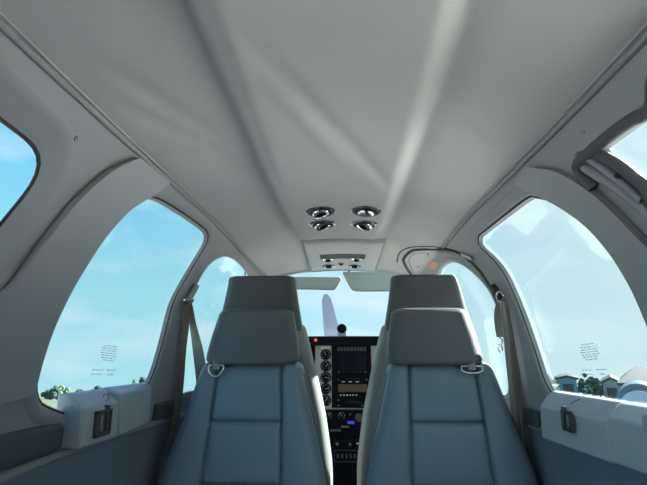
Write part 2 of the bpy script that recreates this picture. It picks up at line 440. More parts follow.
arch('arch_panel', 1, [p for i, p in enumerate(Rx) if i == 0 or math.dist(p, Rx[i-1]) > .002], 'curved grey vinyl arch panel beside the rear right door opening')
def screw(u, v, r=.0035):
    p = hit(u, v); n = Vector((-math.copysign(.8, p.x), 0, -.6))
    return p, n
for (u, v, lb) in ((76, 138.5, 'small trim screw above the left arch panel'), (583, 131, 'small trim screw above the right arch panel'), (183.5, 200.5, 'small trim screw above the left middle window')):
    p, n = screw(u, v); s = disc('trim_screw', p-n*.001, n, .0045, .003, 'plastic', prof=[(1, 0), (1, .6), (.8, 1), (.35, 1), (.3, .5)], seg=16)
    tag(s, lb, 'screw', 'trim screws in the side panels')
# ------------------------------------------------------------------ door frame at the rear right and its seals
dr = empty('door_frame'); tag(dr, 'grey rubber sealed door frame at the right rear window', 'door frame')
up = [(.1, 1.283), (.3, 1.283), (.5, 1.277)]
up3 = [Vector((WX(y, z)-.008, y, z)) for y, z in up]+[hit(u, v, .008) for u, v in [(652, 107), (632, 120), (614, 132.5), (598, 145), (587, 155), (579, 163), (578, 169), (583, 176), (589, 182), (594, 188)]]
tube('upper_seal', cr(up3, 5), .0095, 'tube', dr, 12)
lo3 = [hit(u, v, .002) for u, v in [(594, 150), (604, 157), (618, 165), (634, 178), (650, 196)]]+[Vector((WX(y, z)-.004, y, z)) for y, z in [(.672, 1.06), (.665, .98), (.64, .92)]]
tube('lower_seal', cr(lo3, 5), .009, 'tube', dr, 12)
br3 = [hit(u, v, .002) for u, v in [(586, 166), (598, 174), (614, 184), (632, 198), (650, 216)]]+[Vector((WX(y, z)-.002, y, z)) for y, z in [(.70, 1.05), (.70, .95), (.70, .88)]]
tube('door_bar', cr(br3, 5), .0105, 'bar', dr, 12)
for a in ((590, 178), (593, 182), (597, 186)): pass
bk = [hit(u, v, .003) for u, v in [(580, 156), (589, 158), (600, 164.5), (613, 174), (628, 186), (645, 200)]]
tube('latch_strip', cr(bk, 5), .011, 'bar', dr, 12, flat=.7)
p = hit(616.5, 176.5, .012); disc('latch_hole', p+Vector((.004, 0, .003)), (-.8, -.2, -.55), .0045, .005, 'rubber', dr, 16)
# rings of the folded seal
for k in range(4):
    a = hit(582+k*2.6, 172+k*2.6, .017); 
# ------------------------------------------------------------------ front right door: seal lines, sticker
fd = empty('door_1'); tag(fd, kind='structure')
dl = [hit(u, v, .0) for u, v in [(411, 274), (407, 268), (404, 262), (404.5, 257.5), (412, 250.5), (424, 249), (438, 249.2), (455, 251.5), (467, 258), (478.5, 269), (487, 281), (494, 293), (503, 318), (510, 350), (515, 385)]]
tube('door_seal', cr(dl, 5), .0055, 'seal', fd)
dl2 = [hit(u, v, .0) for u, v in [(397, 262), (399, 254), (405, 249), (414, 246.8), (430, 246.3), (441, 247.5)]]
tube('outer_seal', cr(dl2, 5), .0022, 'seal', fd)
dl3 = [hit(u, v, .0) for u, v in [(414, 274), (409, 262), (412.5, 255), (420, 252.5), (438, 251.8), (455, 255), (467, 262.5)]]
tube('inner_lip', cr(dl3, 5), .002, 'plastic', fd)
c = hit(433.7, 265.3, .002); d1 = (hit(438, 262.5, .002)-hit(428, 266.5, .002)); 
q = [hit(u, v, .003) for u, v in [(427, 267.2), (432.3, 261.3), (440, 264), (434.5, 270.3)]]
q2 = [hit(u, v, .0012) for u, v in [(427, 267.2), (432.3, 261.3), (440, 264), (434.5, 270.3)]]
tag(mesh('warning_sticker', q+q2, [[0, 1, 2, 3], [4, 5, 6, 7], [0, 1, 5, 4], [1, 2, 6, 5], [2, 3, 7, 6], [3, 0, 4, 7]], 'sticker'), 'orange diamond sticker on the door lining above the right seats', 'sticker')
for u, v in ((428, 254), (418, 266.5)):
    p = hit(u, v); tag(disc('trim_screw', p, (-.5, 0, -.85), .004, .002, 'seal', seg=12), 'dark screw head in the front right door lining', 'screw', 'screws in the front right door lining')
hp = hit(466, 257, .0); ctch = mesh('door_catch', *(lambda A: ([v for v in A], [[0, 1, 2, 3], [4, 5, 6, 7], [0, 1, 5, 4], [1, 2, 6, 5], [2, 3, 7, 6], [3, 0, 4, 7]]))([hit(u, v, i) for i in (.012, -.002) for u, v in [(460, 253), (470, 256.5), (472.5, 261), (462, 256.5)]]), 'plastic_l')
tag(bevel(ctch, .002), 'small pale plastic catch on the front right door seal', 'catch')
# ------------------------------------------------------------------ sill fittings
a1 = prism('armrest', -1, .45, .893, [(-.02, .835), (.006, (.832, .828)), (.010, .822), (.010, (.775, .790)), (.004, (.770, .784)), (-.02, .77)], 'armrest', bv=.004)
tag(a1, 'dark green grey padded armrest strip at the lower left edge', 'armrest')
a2 = prism('side_pad', -1, 1.272, 1.385, [(-.02, .828), (.004, .825), (.007, .82), (.007, .786), (-.02, .784)], 'armrest', bv=.003)
tag(a2, 'small dark pad on the sill beside the left seat', 'side pad')
a3 = prism('side_pad', 1, 1.24, 1.34, [(-.02, .818), (.004, .816), (.006, .812), (.006, .778), (-.02, .776)], 'armrest', bv=.003)
tag(a3, 'small dark pad on the sill beside the right seat', 'side pad')
def latch(side, parent, u0, v0, u1, v1, pr):
    """recessed steel latch with a lever"""
    x = None
    A = [on(u, v, 0, side*pr) for u, v in ((u0, v0), (u1, v1))]
    ya, yb = sorted((A[0].y, A[1].y)); za, zb = sorted((A[0].z, A[1].z))
    X = side*pr
    def b(nm, y0, y1, z0, z1, d, m): return box(nm, (X+side*.004, y0, z0), (X-side*d, y1, z1), m, parent, .0008)
    t = .0045
    b('latch_recess', ya, yb, za, zb, .0012, 'tube')
    bm = bmesh.new()
    for y0, y1, z0, z1 in ((ya, yb, zb-t, zb), (ya, yb, za, za+t), (ya, ya+t, za, zb), (yb-t, yb, za, zb)):
        box_bm(bm, (X, y0, z0), (X-side*.004, y1, z1))
    bmobj('latch_frame', bm, 'steel', parent)
    ym = ya+(yb-ya)*.68
    b('latch_lever', ym-.0035, ym+.0035, za+.008, zb+.008, .006, 'tube')
    b('latch_pin', ya+(yb-ya)*.3, ya+(yb-ya)*.42, za+.01, zb-.008, .003, 'belt')
def wire(side, parent, pts, inset):
    bm = bmesh.new(); tube_bm(bm, [hit(u, v, inset) for u, v in pts], .0008, 6); bmobj('pull_wire', bm, 'seal', parent)
def cover(side, y0, y1, prot, zt, zf, zb, label, slope=None):
    r = empty('latch_cover'); tag(r, label, 'plastic cover')
    p2 = prot if slope is None else (prot, slope)
    s = lambda k: (tuple(q*k for q in p2) if isinstance(p2, tuple) else p2*k)
    prism('housing', side, y0, y1, [(-.02, zt), (.0, zt), (s(.97), zf), (p2, (zf if not isinstance(zf, tuple) else zf)), (p2, zb), (-.02, zb)][:3]+[(p2, zb), (-.02, zb)], 'plastic_l', r, bv=.005)
    return r
c1 = cover(-1, .905, 1.034, .034, .878, .850, .783, 'pale grey box cover with steel latch below the left window')
wl = .502*0+WX(.975, .86)-.034
pA = on(96.5, 413, 0, -wl); latch(-1, c1, 96.5, 411.5, 108.5, 433.5, WX(.99, .86)-.034)
c2 = cover(-1, 1.038, 1.226, .036, .880, .868, .784, 'plain pale grey box cover without latch below the left window', slope=.010)
c3 = cover(1, .918, 1.178, .026, .868, .832, .764, 'pale grey box cover with steel latch below the right window')
latch(1, c3, 562, 409.5, 573, 433, WX(1.14, .86)-.026)
c4 = cover(1, .76, .914, .029, .868, .842, .768, 'plain pale grey box cover beside the right window corner')
wc = empty('window_crank'); 
wire(-1, c1, [(103, 397), (104, 394.5), (108, 394), (108.5, 399), (106, 401)], .030)
wire(1, c3, [(571, 405), (573, 402), (577, 400.5), (580, 399)], .024)
bpy.data.objects.remove(wc)
p = on(645, 423, 0, .455); gr = box('grab_handle', (.452, p.y-.06, p.z-.013), (.478, p.y+.006, p.z+.013), 'plastic_l', None, .006); tag(gr, 'pale rounded grab handle at the right edge of the photo', 'handle')
# ------------------------------------------------------------------ seats
def rrl(w, t, r, N):
    """rounded rectangle in (x, depth): half width w, depth from 0 (front) to t"""
    r = min(r, w*.98, t*.49); P = []
    L = [('l', (-w+r, 0), (w-r, 0)), ('a', (w-r, r), -90), ('l', (w, r), (w, t-r)), ('a', (w-r, t-r), 0), ('l', (w-r, t), (-w+r, t)), ('a', (-w+r, t-r), 90), ('l', (-w, t-r), (-w, r)), ('a', (-w+r, r), 180)]
    cnt = {0: N, 1: 6, 2: 3, 3: 5, 4: 14, 5: 5, 6: 3, 7: 6}
    for k, s in enumerate(L):
        n = cnt[k]
        for i in range(n):
            q = i/n
            if s[0] == 'l': P.append((s[1][0]+(s[2][0]-s[1][0])*q, s[1][1]+(s[2][1]-s[1][1])*q))
            else: a = math.radians(s[2]+90*q); P.append((s[1][0]+r*math.cos(a), s[1][1]+r*math.sin(a)))
    return P
def loft(name, cx, zs, hw, yf, th, r, m, parent, face=1, disp=None, N=40, endr=.02, bulge=.01):
    """upholstered body: rows over z; hw, yf, th are functions of z; face=+1 front looks to -y"""
    bm = bmesh.new(); R = []; z0, z1 = zs; n = 140 if disp else 56; zz = []
    for i in range(n+1): zz.append(z0+(z1-z0)*i/n)
    ins = [(-1, k/5) for k in range(5)]
    rows = []
    for z in zz:
        e = min(z-z0, z1-z)
        k = 0 if e >= endr else 1-math.sqrt(max(0, 1-((endr-e)/endr)**2))
        rows.append((z, k*endr))
    for z, sh in rows:
        w = hw(z)-sh; t = th(z)-1.2*sh; L = rrl(w, t, r, N); row = []
        for (x, d) in L:
            dd = d+.6*sh
            b = 0
            if d < t*.5:
                b = bulge*(1-(x/w)**2)
                if disp: b += disp(x, z, w)*(1 if d < r*.5 else 0)
            y = yf(z)+(dd-b if face > 0 else -(dd-b))
            X = cx+x; lim = WX(y, z)-.014; row.append(bm.verts.new((max(-lim, min(lim, X)), y, z)))
        R.append(row)
    k = len(R[0])
    for A, B in zip(R, R[1:]):
        for j in range(k): bm.faces.new([A[j], A[(j+1) % k], B[(j+1) % k], B[j]])
    bm.faces.new(R[0]); bm.faces.new(R[-1])
    return bmobj(name, bm, m, parent, 65)
HWB = crv([(.38, .222), (.5, .226), (.62, .214), (.713, .192), (.79, .170), (.90, .142), (.93, .135)])
YFB = crv([(.38, 1.20), (.62, 1.25), (.80, 1.295), (.93, 1.33)])
def seams(x, z, w):
    s = lambda d, wd: math.exp(-(d/wd)**2)
    vx = .085+.013*(.93-z)/.3      # vertical seams narrow towards the top
    out = -.010*s(abs(x)-vx, .0045)
    ins = abs(x) < vx
    if ins:
        for zh in (.781, .640, .47): out -= .010*s(z-zh, .0050)
        k = min(min(abs(z-zh) for zh in (.781, .640, .47, .93))/.03, (vx-abs(x))/.02, 1); out += .006*math.sqrt(max(k, 0))
    else:
        out += .012*math.sin(math.pi*min(1, max(0, (abs(x)-vx)/(w-vx+1e-6))))
    return out
def ribbon(name, pts, wd, m, parent=None, th=.0016, side=(1, 0, 0), relief=0):
    pts = cr(pts, 6); bm = bmesh.new(); R = []
    for i, p in enumerate(pts):
        q = i/(len(pts)-1); w = (wd(q) if callable(wd) else wd)/2
        s = Vector(side(q) if callable(side) else side).normalized()
        t = (pts[min(i+1, len(pts)-1)]-pts[max(i-1, 0)]).normalized(); n = t.cross(s).normalized()
        row = []
        K = 6
        for sg in (1, -1):
            for k in range(K+1):
                a = (k/K*2-1)*sg
                row.append(bm.verts.new(p+s*w*a+n*(th*sg*.5+relief*math.sin(a*4+q*7))))
        R.append(row)
    k = len(R[0])
    for A, B in zip(R, R[1:]):
        for j in range(k): bm.faces.new([A[j], A[(j+1) % k], B[(j+1) % k], B[j]])
    bm.faces.new(R[0]); bm.faces.new(R[-1]); return bmobj(name, bm, m, parent, 70)
def club(cx, label, hc):
    r = empty('rear_facing_seat'); tag(r, label, 'aircraft seat', 'rear facing passenger seats')
    loft('backrest', cx, (.38, .932), HWB, YFB, lambda z: .095, .03, 'leather', r, 1, seams, N=110, endr=.022, bulge=.006)
    hh = crv([(.922, .1255), (.95, .1255), (1.0, .119), (1.05, .109), (1.08, .105)])
    hy = lambda z: 1.298+(z-.925)*.36
    loft('headrest', hc, (.922, 1.075), hh, hy, lambda z: .105-.035*smooth(.93, 1.08, z), .03, 'leather_h', r, 1, None, N=40, endr=.018, bulge=.012)
    s = 1 if cx < 0 else -1
    pts = [(hc+s*(hh(z)-.001), hy(z)+.022, z) for z in [.945+.012*i for i in range(11)]]
    tube('piping', pts, .0026, 'cream', r, 8)
    for s in (-1, 1):
        pts = [(cx+s*(HWB(z)-.001), YFB(z)+.03, z) for z in [.42+.03*i for i in range(17)]]
        tube('piping', pts, .0028, 'seam', r, 8)
    # cushion and base
    bm = bmesh.new(); box_bm(bm, (cx-.20, .76, .30), (cx+.20, 1.235, .40)); o = bmobj('seat_cushion', bm, 'leather', r); bevel(o, .03, 4)
    box('seat_base', (cx-.18, .82, .0), (cx+.18, 1.2, .30), 'lower', r, .01)
    # chrome belt ring at the top
    s = -1 if cx < 0 else 1
    bx = cx-.037 if cx < 0 else cx+.072
    bx = on(218 if cx < 0 else 470, 369, 1, 1.32).x
    a = [(bx-.018, 1.303, .921), (bx-.020, 1.300, .912), (bx-.012, 1.298, .897), (bx, 1.297, .892), (bx+.012, 1.298, .897), (bx+.020, 1.300, .912), (bx+.018, 1.303, .921)] if cx < 0 else \
        [(bx-.026, 1.302, .919), (bx-.027, 1.298, .909), (bx-.016, 1.297, .903), (bx, 1.297, .901), (bx+.016, 1.297, .903), (bx+.027, 1.298, .909), (bx+.026, 1.302, .919)]
    ln = cr(a, 5); bm = bmesh.new(); tube_bm(bm, ln, .0032, 10); tube_bm(bm, [a[0], a[-1]], .0032, 10)
    bmobj('belt_ring', bm, 'chrome', r, 60)
    box('belt_tab', (bx-.009, 1.297, .910), (bx+.009, 1.305, .935), 'belt', r, .001)
    rebase(r, (cx, 1.05, 0)); return r
club(-.243, 'blue grey leather passenger seat on the left, headrest towards the camera', -.240)
club(.268, 'blue grey leather passenger seat on the right, headrest towards the camera', .252)
def pilot(cx, label):
    r = empty('pilot_seat'); tag(r, label, 'aircraft seat', 'pilot seats seen from behind')
    hb = crv([(.38, .222), (.62, .222), (.77, .202), (.89, .176), (.97, .156), (1.03, .142), (1.045, .136)])
    yb = lambda z: 1.60-(z-.38)*.17
    s = -1 if cx > 0 else 1
    loft('backrest', cx, (.38, 1.046), hb, lambda z: yb(z)+.095, lambda z: .095, .042, 'cream', r, -1, None, N=40, endr=.015, bulge=.006)
    hh = crv([(1.02, .133), (1.06, .126), (1.12, .115), (1.16, .109), (1.192, .106)])
    yh = lambda z: 1.484+(z-1.03)*.05
    loft('headrest', cx, (1.018, 1.192), hh, lambda z: yh(z)+.08, lambda z: .08, .025, 'leather_d', r, -1, None, N=40, endr=.009, bulge=.004)
    loft('back_panel', cx, (.42, 1.02), lambda z: hb(z)-.06, lambda z: yb(z)-.006, lambda z: .012, .004, 'leather_d', r, 1, None, N=30, endr=.01, bulge=.002)
    bm = bmesh.new(); sg = 1 if cx > 0 else -1; xa, xb = sorted((sg*.055, sg*.375)); box_bm(bm, (xa, 1.60, .28), (xb, 2.06, .40)); bevel(bmobj('seat_cushion', bm, 'leather_d', r), .03, 4)
    box('seat_base', (xa+.03, 1.66, 0), (xb-.03, 2.0, .28), 'lower', r, .01)
    rebase(r, (cx, 1.8, 0)); return r
pilot(-.252, 'dark leather pilot seat with pale side, behind the left passenger seat')
pilot(.267, 'dark leather pilot seat with pale side, behind the right passenger seat')
# ------------------------------------------------------------------ belts
lb = empty('shoulder_belt'); tag(lb, 'grey webbing shoulder belt hanging on the left window pillar', 'seat belt')
anc = [hit(u, v, .010) for u, v in [(196.5, 285), (194, 290), (190, 297), (186.5, 302)]]
tube('anchor_cover', cr(anc, 4), lambda q: .0125, 'plastic', lb, 12, flat=.7)
rp = hit(189, 301, .022); bm = bmesh.new()
tube_bm(bm, [hit(u, v, .020) for u, v in [(184, 300), (186, 303.5), (189, 303), (193, 301.5), (193.5, 299.5), (189, 300.5), (184, 300)]], .0028, 8); bmobj('belt_ring', bm, 'chrome', lb, 60)
ribbon('webbing', [hit(u, v, .02) for u, v in [(187.5, 302), (186, 325), (182.5, 350), (179.5, 385), (175.5, 420)]]+[hit(171, 460, .03), Vector((-.425, 1.30, .60)), Vector((-.43, 1.30, .40)), Vector((-.44, 1.30, .02))], lambda q: .014+.008*min(1, q*3), 'belt_d', lb, side=(.9, .45, 0), relief=.001)
ribbon('webbing', [hit(190, 303, .02), hit(193, 325, .024), hit(197, 345, .03), Vector(on(200.5, 368, 1, 1.385)), Vector(on(203, 392, 1, 1.45)), Vector(on(206, 420, 1, 1.46))], lambda q: .016+.018*min(1, q*2.2), 'belt', lb, side=lambda q: (1, -.6+q*.8, 0), relief=.0)
rebase(lb, tuple(hit(187, 302, .02)))
rb = empty('shoulder_belt'); tag(rb, 'brown grey shoulder belt hanging on the right window pillar, hook below', 'seat belt')
tube('anchor_cover', cr([hit(u, v, .006) for u, v in [(493, 286), (496, 290), (499, 296), (501, 301)]], 4), .0115, 'seal', rb, 12, flat=.7)
bm = bmesh.new(); tube_bm(bm, [hit(u, v, .020) for u, v in [(497.5, 292), (496, 297), (498, 301), (502, 301), (504, 296), (501, 292), (497.5, 292)]], .0030, 8); bmobj('belt_ring', bm, 'chrome', rb, 60)
ribbon('hook_strap', [hit(u, v, .022) for u, v in [(500, 302), (497.5, 312), (498, 325), (500, 337)]], .017, 'belt', rb, side=(1, -.5, 0))
bm = bmesh.new(); tube_bm(bm, [hit(u, v, .022) for u, v in [(499, 337), (502.5, 340), (501.5, 344), (498.5, 345), (498.5, 350), (501, 352.5), (502.5, 349), (501, 345)]], .0022, 8); bmobj('belt_hook', bm, 'chrome', rb, 60)
ribbon('webbing', [hit(u, v, .018) for u, v in [(504, 300), (508, 325), (513, 355), (517.5, 385), (520.5, 410)]]+[hit(524.5, 445, .018), hit(527, 470, .018), hit(529, 490, .018), Vector((.468, 1.33, .40)), Vector((.44, 1.33, .02))], lambda q: .013+.014*min(1, q*2.2), 'belt_d', rb, side=(.9, -.45, 0), relief=.003)
ribbon('webbing', [hit(u, v, .026) for u, v in [(502, 302), (505, 325), (509, 355), (513, 385)]]+[hit(516, 410, .028), hit(518.5, 430, .028), hit(521, 455, .028), hit(524, 484, .028), Vector((.455, 1.36, .35)), Vector((.43, 1.36, .02))], lambda q: .010+.014*min(1, q*3.), 'belt', rb, side=(.9, -.45, 0), relief=.002)
rebase(rb, tuple(hit(501, 302, .02)))
# ------------------------------------------------------------------ overhead: eyeball vents and console
def cn(x, y):
    e = .004; return Vector(((ZC(x+e, y)-ZC(x-e, y))/(2*e), (ZC(x, y+e)-ZC(x, y-e))/(2*e), -1)).normalized()
def vent(u, v, tilt, label):
    p = hit(u, v); n = cn(p.x, p.y); r = empty('air_vent'); tag(r, label, 'air vent', 'chrome air vents on the ceiling')
    disc('bezel', p-n*.001, n, .041, .004, 'chrome', r, 36, [(1, 0), (1, .25), (.93, .8), (.80, 1), (.74, .7), (.72, .2)])
    disc('socket', p, n, .0296, .0045, 'rubber', r, 32)
    d = (n+Vector(tilt)).normalized()
    disc('nozzle', p+n*.0025, d, .0225, .009, 'chrome', r, 30, [(1.05, -.3), (1.05, .1), (1.0, .55), (.86, .9), (.66, 1), (.60, .75), (.58, .3)])
    disc('nozzle_core', p+n*.003, d, .0115, .0065, 'black', r, 20)
    rebase(r, tuple(p)); return r
vent(320.7, 211.8, (.25, -.1, 0), 'round chrome air vent, rear left one of four on the ceiling')
vent(366, 211.3, (-.1, .35, 0), 'round chrome air vent, rear right one of four on the ceiling')
vent(322.7, 224.4, (.35, -.25, 0), 'round chrome air vent, front left one of four on the ceiling')
vent(364, 224.4, (-.35, -.25, 0), 'round chrome air vent, front right one of four on the ceiling')
oc = empty('overhead_console'); tag(oc, 'pale trapezoid overhead console on the ceiling above the windscreen', 'overhead panel')
def ceil_plate(name, L, m, parent, low=.008, n=10):
    """plate following the headliner: quad L given as 4 points (x, y), corners in order"""
    bm = bmesh.new(); A, B, C, D = [Vector(q) for q in L]; G = []
    for z0 in (-low, .003):
        g = []
        for j in range(n+1):
            r = []
            for i in range(n*2+1):
                p = A.lerp(B, i/(2*n)).lerp(D.lerp(C, i/(2*n)), j/n); r.append(bm.verts.new((p.x, p.y, ZC(p.x, p.y)+z0)))
            g.append(r)
        G.append(g)
    for g in G:
        for j in range(n):
            for i in range(2*n): bm.faces.new([g[j][i], g[j][i+1], g[j+1][i+1], g[j+1][i]])
    a, b = G
    for j in range(n):
        for i in (0, 2*n): bm.faces.new([a[j][i], a[j+1][i], b[j+1][i], b[j][i]])
    for i in range(2*n):
        for j in (0, n): bm.faces.new([a[j][i], a[j][i+1], b[j][i+1], b[j][i]])
    return bevel(bmobj(name, bm, m, parent, 40), .0025, 2)
def cq(pts, dz=.0): return [(lambda h: (h.x, h.y))(hit(u, v)) for u, v in pts]
ceil_plate('console_body', cq([(303.5, 241), (383.5, 240.3), (374, 268.5), (312, 268.5)]), 'console', oc, .009)
ceil_plate('console_rim', cq([(300.5, 239), (386.5, 238.3), (377, 270), (309, 270)]), 'plastic', oc, .0035)
ceil_plate('vent_grille', cq([(319.5, 252.3), (366, 252), (365, 256.8), (320.5, 256.8)]), 'tube', oc, .011)
for u, v, rr_, m_ in ((328, 259.8, .020, 'chrome'), (356.5, 259.4, .020, 'chrome'), (341, 263.5, .012, 'steel'), (328.6, 266, .026, 'chrome'), (354.5, 266, .026, 'chrome')):
    p = hit(u, v, .009); n = cn(p.x, p.y); kb = disc('console_knob', p-n*.002, n, rr_, .006, m_, oc, 24, [(1, 0), (1, .5), (.85, 1), (.7, 1), (.65, .5)])
    disc('knob_cap', p, n, rr_*.45, .007, 'black', kb, 16)
rebase(oc, tuple(hit(343, 255)))
# ------------------------------------------------------------------ sun visors
def visor(pts, label):
    r = empty('sun_visor'); tag(r, label, 'sun visor', 'sun visors at the windscreen')
    A = [on(u, v, 1, 1.895+(v-275)*.0012) for u, v in pts]
    n = Vector((0, .006, .001)); V = A+[a+n for a in A]; k = len(A)
    o = mesh('visor_panel', V, [list(range(k)), list(range(k, 2*k))]+[[i, (i+1) % k, (i+1) % k+k, i+k] for i in range(k)], 'visor', r); bevel(o, .0025, 2)
    bm = bmesh.new(); tube_bm(bm, [A[i]+Vector((0, -.0015, 0)) for i in list(range(1, k))+[0]], .0022, 6, cap=True); bmobj('visor_edge', bm, 'plastic', r, 60)
    tube('visor_rod', [A[0]+Vector((.02, .004, .0)), A[0]+Vector((.02, 0, .02))], .004, 'steel', r)
    rebase(r, tuple(A[0]))
visor([(240, 276.5), (339, 277), (340.6, 278.5), (340, 281), (335.5, 288.2), (333, 289.8), (240, 288)], 'pale sun visor at the windscreen, left of the gap')
visor([(344, 271.8), (440, 273), (440, 291), (357, 291.2), (352.5, 290), (350, 287), (343.3, 273.5)], 'pale sun visor at the windscreen, right of the gap')
# ------------------------------------------------------------------ instrument panel
YP = 2.15
ip = empty('instrument_panel'); tag(ip, 'dark instrument panel with round gauges and radio stack between the seats', 'instrument panel')
def PP(u, v): return on(u, v, 1, YP)
wp = WX(YP, .9)-.012
zt = PP(345, 336).z
# glareshield: rounded hood over the panel
bm = bmesh.new(); G = []
for y, dz in ((YP-.03, -.022), (YP-.035, -.012), (YP-.03, -.003), (YP-.01, .0), (YP+.2, -.02), (2.64, -.05)):
    r_ = []
    for i in range(21):
        s = -1+i/10; r_.append(bm.verts.new((s*(WX(y, .93)-.012), y, zt+dz+.006*(1-s*s)-.006)))
    G.append(r_)
T = [[bm.verts.new(v.co+Vector((0, .0, -.02))) for v in r_] for r_ in G]
for g in (G, T):
    for A, B in zip(g, g[1:]):
        for i in range(20): bm.faces.new([A[i], A[i+1], B[i+1], B[i]])
for i in range(20):
    for j in (0, -1): bm.faces.new([G[j][i], G[j][i+1], T[j][i+1], T[j][i]])
for j in range(5):
    for i in (0, 20): bm.faces.new([G[j][i], G[j+1][i], T[j+1][i], T[j][i]])
bmobj('glareshield', bm, 'black', ip, 50)
zb = PP(345, 409).z
pn = box('panel_face', (-wp, YP, zb), (wp, YP+.02, zt-.02), 'panel', ip, .002)
box('lower_panel', (-wp, YP-.002, PP(345, 440).z), (wp, YP+.02, zb-.002), 'black', ip, .002)
box('panel_divider', (-wp, YP-.006, zb-.003), (wp, YP, zb+.0005), 'tube', ip, .0005)
def face(name, u0, v0, u1, v1, d, m, parent=ip, bv=.001):
    a, b = PP(u0, v0), PP(u1, v1)
    return box(name, (a.x, YP-d, b.z), (b.x, YP+.001, a.z), m, parent, bv)
face('annunciator_strip', 300, 338.5, 385, 343.6, .004, 'black')
p = on(315.6, 340, 1, YP-.04); disc('warning_lamp', (p.x, YP-.034, p.z), (0, -1, 0), .0065, .006, 'red', ip, 16)
face('switch_plate', 305, 345, 315.2, 372, .003, 'black')
face('gauge_placard', 321, 346.3, 330, 349.2, .002, 'white')
def gauge(u, v, r, nm='gauge'):
    c = PP(u, v); g = disc(nm, (c.x, YP+.001, c.z), (0, -1, 0), r, .006, 'black', ip, 28, [(1, 0), (1, .8), (.88, 1), (.84, .6)])
    bm = bmesh.new()
    for k in range(12):
        a = math.radians(-140+k*280/11); d = Vector((math.sin(a), 0, math.cos(a))); q = Vector((c.x, YP-.0045, c.z))
        t = Vector((d.z, 0, -d.x))
        v4 = [q+d*r*.62+t*.0006, q+d*r*.78+t*.0006, q+d*r*.78-t*.0006, q+d*r*.62-t*.0006]
        bm.faces.new([bm.verts.new(x) for x in v4])
    bmobj('dial_marks', bm, 'white', g)
    a = random.uniform(-2, 2); d = Vector((math.sin(a), 0, math.cos(a))); q = Vector((c.x, YP-.0055, c.z))
    bm = bmesh.new(); tube_bm(bm, [q-d*r*.15, q+d*r*.6], .0009, 5); bmobj('needle', bm, 'white', g)
for v in (354.5, 366, 377.3, 388.6, 400.3): gauge(325.8, v, .0235)
face('radio_stack', 331.6, 344, 372.2, 408, .004, 'black')
scr = face('display_screen', 340, 353.2, 365.8, 370, .006, 'screen')
face('display_bezel', 337, 346, 369.5, 375, .005, 'black')
bm = bmesh.new()
for k in range(9): a = PP(337.2+k*3.3, 347); b = PP(339.7+k*3.3, 351); box_bm(bm, (a.x, YP-.009, b.z), (b.x, YP-.004, a.z))
bmobj('button_row', bm, 'seam', ip)
for k, (u, v) in enumerate(((339, 371.8), (343.5, 371.8), (346.8, 371.8), (350, 371.8), (353.5, 371.8), (357, 371.8), (360.5, 371.8), (365.5, 371.8))):
    disc('panel_knob', (PP(u, v).x, YP-.004, PP(u, v).z), (0, -1, 0), .0032 if k in (0, 7) else .0016, .006, 'steel', ip, 12)
face('radio_unit', 336, 376.5, 369, 382.6, .007, 'black'); face('radio_display', 345, 377.8, 360, 380, .008, 'screen')
face('amber_display', 338.3, 384, 367, 392, .0072, 'orange_scr')
bm = bmesh.new()
for k in range(6): a = PP(340+k*3.1, 394.4); b = PP(341.6+k*3.1, 395.6); box_bm(bm, (a.x, YP-.008, b.z), (b.x, YP-.003, a.z))
bmobj('key_legends', bm, 'white', ip); bm = bmesh.new()
for k in range(3): a = PP(341.5+k*7, 381.2); b = PP(345+k*7, 382.1); box_bm(bm, (a.x, YP-.0085, b.z), (b.x, YP-.003, a.z))
bmobj('key_legends', bm, 'white', ip)
face('radio_unit', 336, 397.5, 369, 407, .007, 'black'); face('radio_display', 346, 400.5, 361, 403.5, .008, 'screen')
for u, v in ((338.5, 379.5), (366.5, 379.5), (338.5, 400), (338.5, 405.5), (362, 405.5)):
    disc('panel_knob', (PP(u, v).x, YP-.006, PP(u, v).z), (0, -1, 0), .003, .006, 'steel', ip, 12)
gauge(329, 415.5, .017); gauge(341.5, 415.5, .019)
disc('amber_knob', PP(359, 417.5)+Vector((0, .0, 0)), (0, -1, 0), .018, .01, 'orange_scr', ip, 24)
disc('panel_knob', PP(350, 414), (0, -1, 0), .005, .012, 'chrome', ip, 14)
face('blue_lamp', 347.5, 421, 354.5, 424, .006, 'blue')
face('silver_handle', 341, 425.5, 349, 427.5, .015, 'steel', ip, .002)
face('blank_cover', 330, 429, 341, 431.5, .006, 'seam')
rebase(ip, (0, YP, zb))
# pedestal with throttle quadrant
pd = empty('control_pedestal'); tag(pd, 'black control pedestal with small levers below the instrument panel', 'pedestal')
zq = on(345, 440, 1, YP-.05).z
box('pedestal_body', (-.075, YP-.05, 0), (.095, YP+.02, zq), 'black', pd, .008)
for u, v, m_ in ((337, 444, 'steel'), (345, 447, 'black'), (350, 444.5, 'steel'), (357.5, 444, 'chrome')):
    q = on(u, v, 1, YP-.09); tube('lever', [q, (q.x, YP-.045, q.z-.01)], .0025, 'steel', pd, 8); disc('lever_knob', q+Vector((0, .006, 0)), (0, -1, 0), .006, .012, m_, pd, 14, [(.6, 0), (1, .3), (1, .8), (.6, 1)])
a = on(334, 450, 1, YP-.05); b = on(358, 462, 1, YP-.05)
bm = bmesh.new(); t = .002
for x0, x1, z0, z1 in ((a.x, b.x, a.z-t, a.z), (a.x, b.x, b.z, b.z+t), (a.x, a.x+t, b.z, a.z), (b.x-t, b.x, b.z, a.z)): box_bm(bm, (x0, YP-.053, z0), (x1, YP-.049, z1))
for k in range(5):
    xx = a.x+(b.x-a.x)*(k+.7)/5.6; box_bm(bm, (xx, YP-.053, b.z+.014), (xx+.008, YP-.049, a.z-.014))
bmobj('switch_box', bm, 'seam', pd)
rebase(pd, (.01, YP, 0))
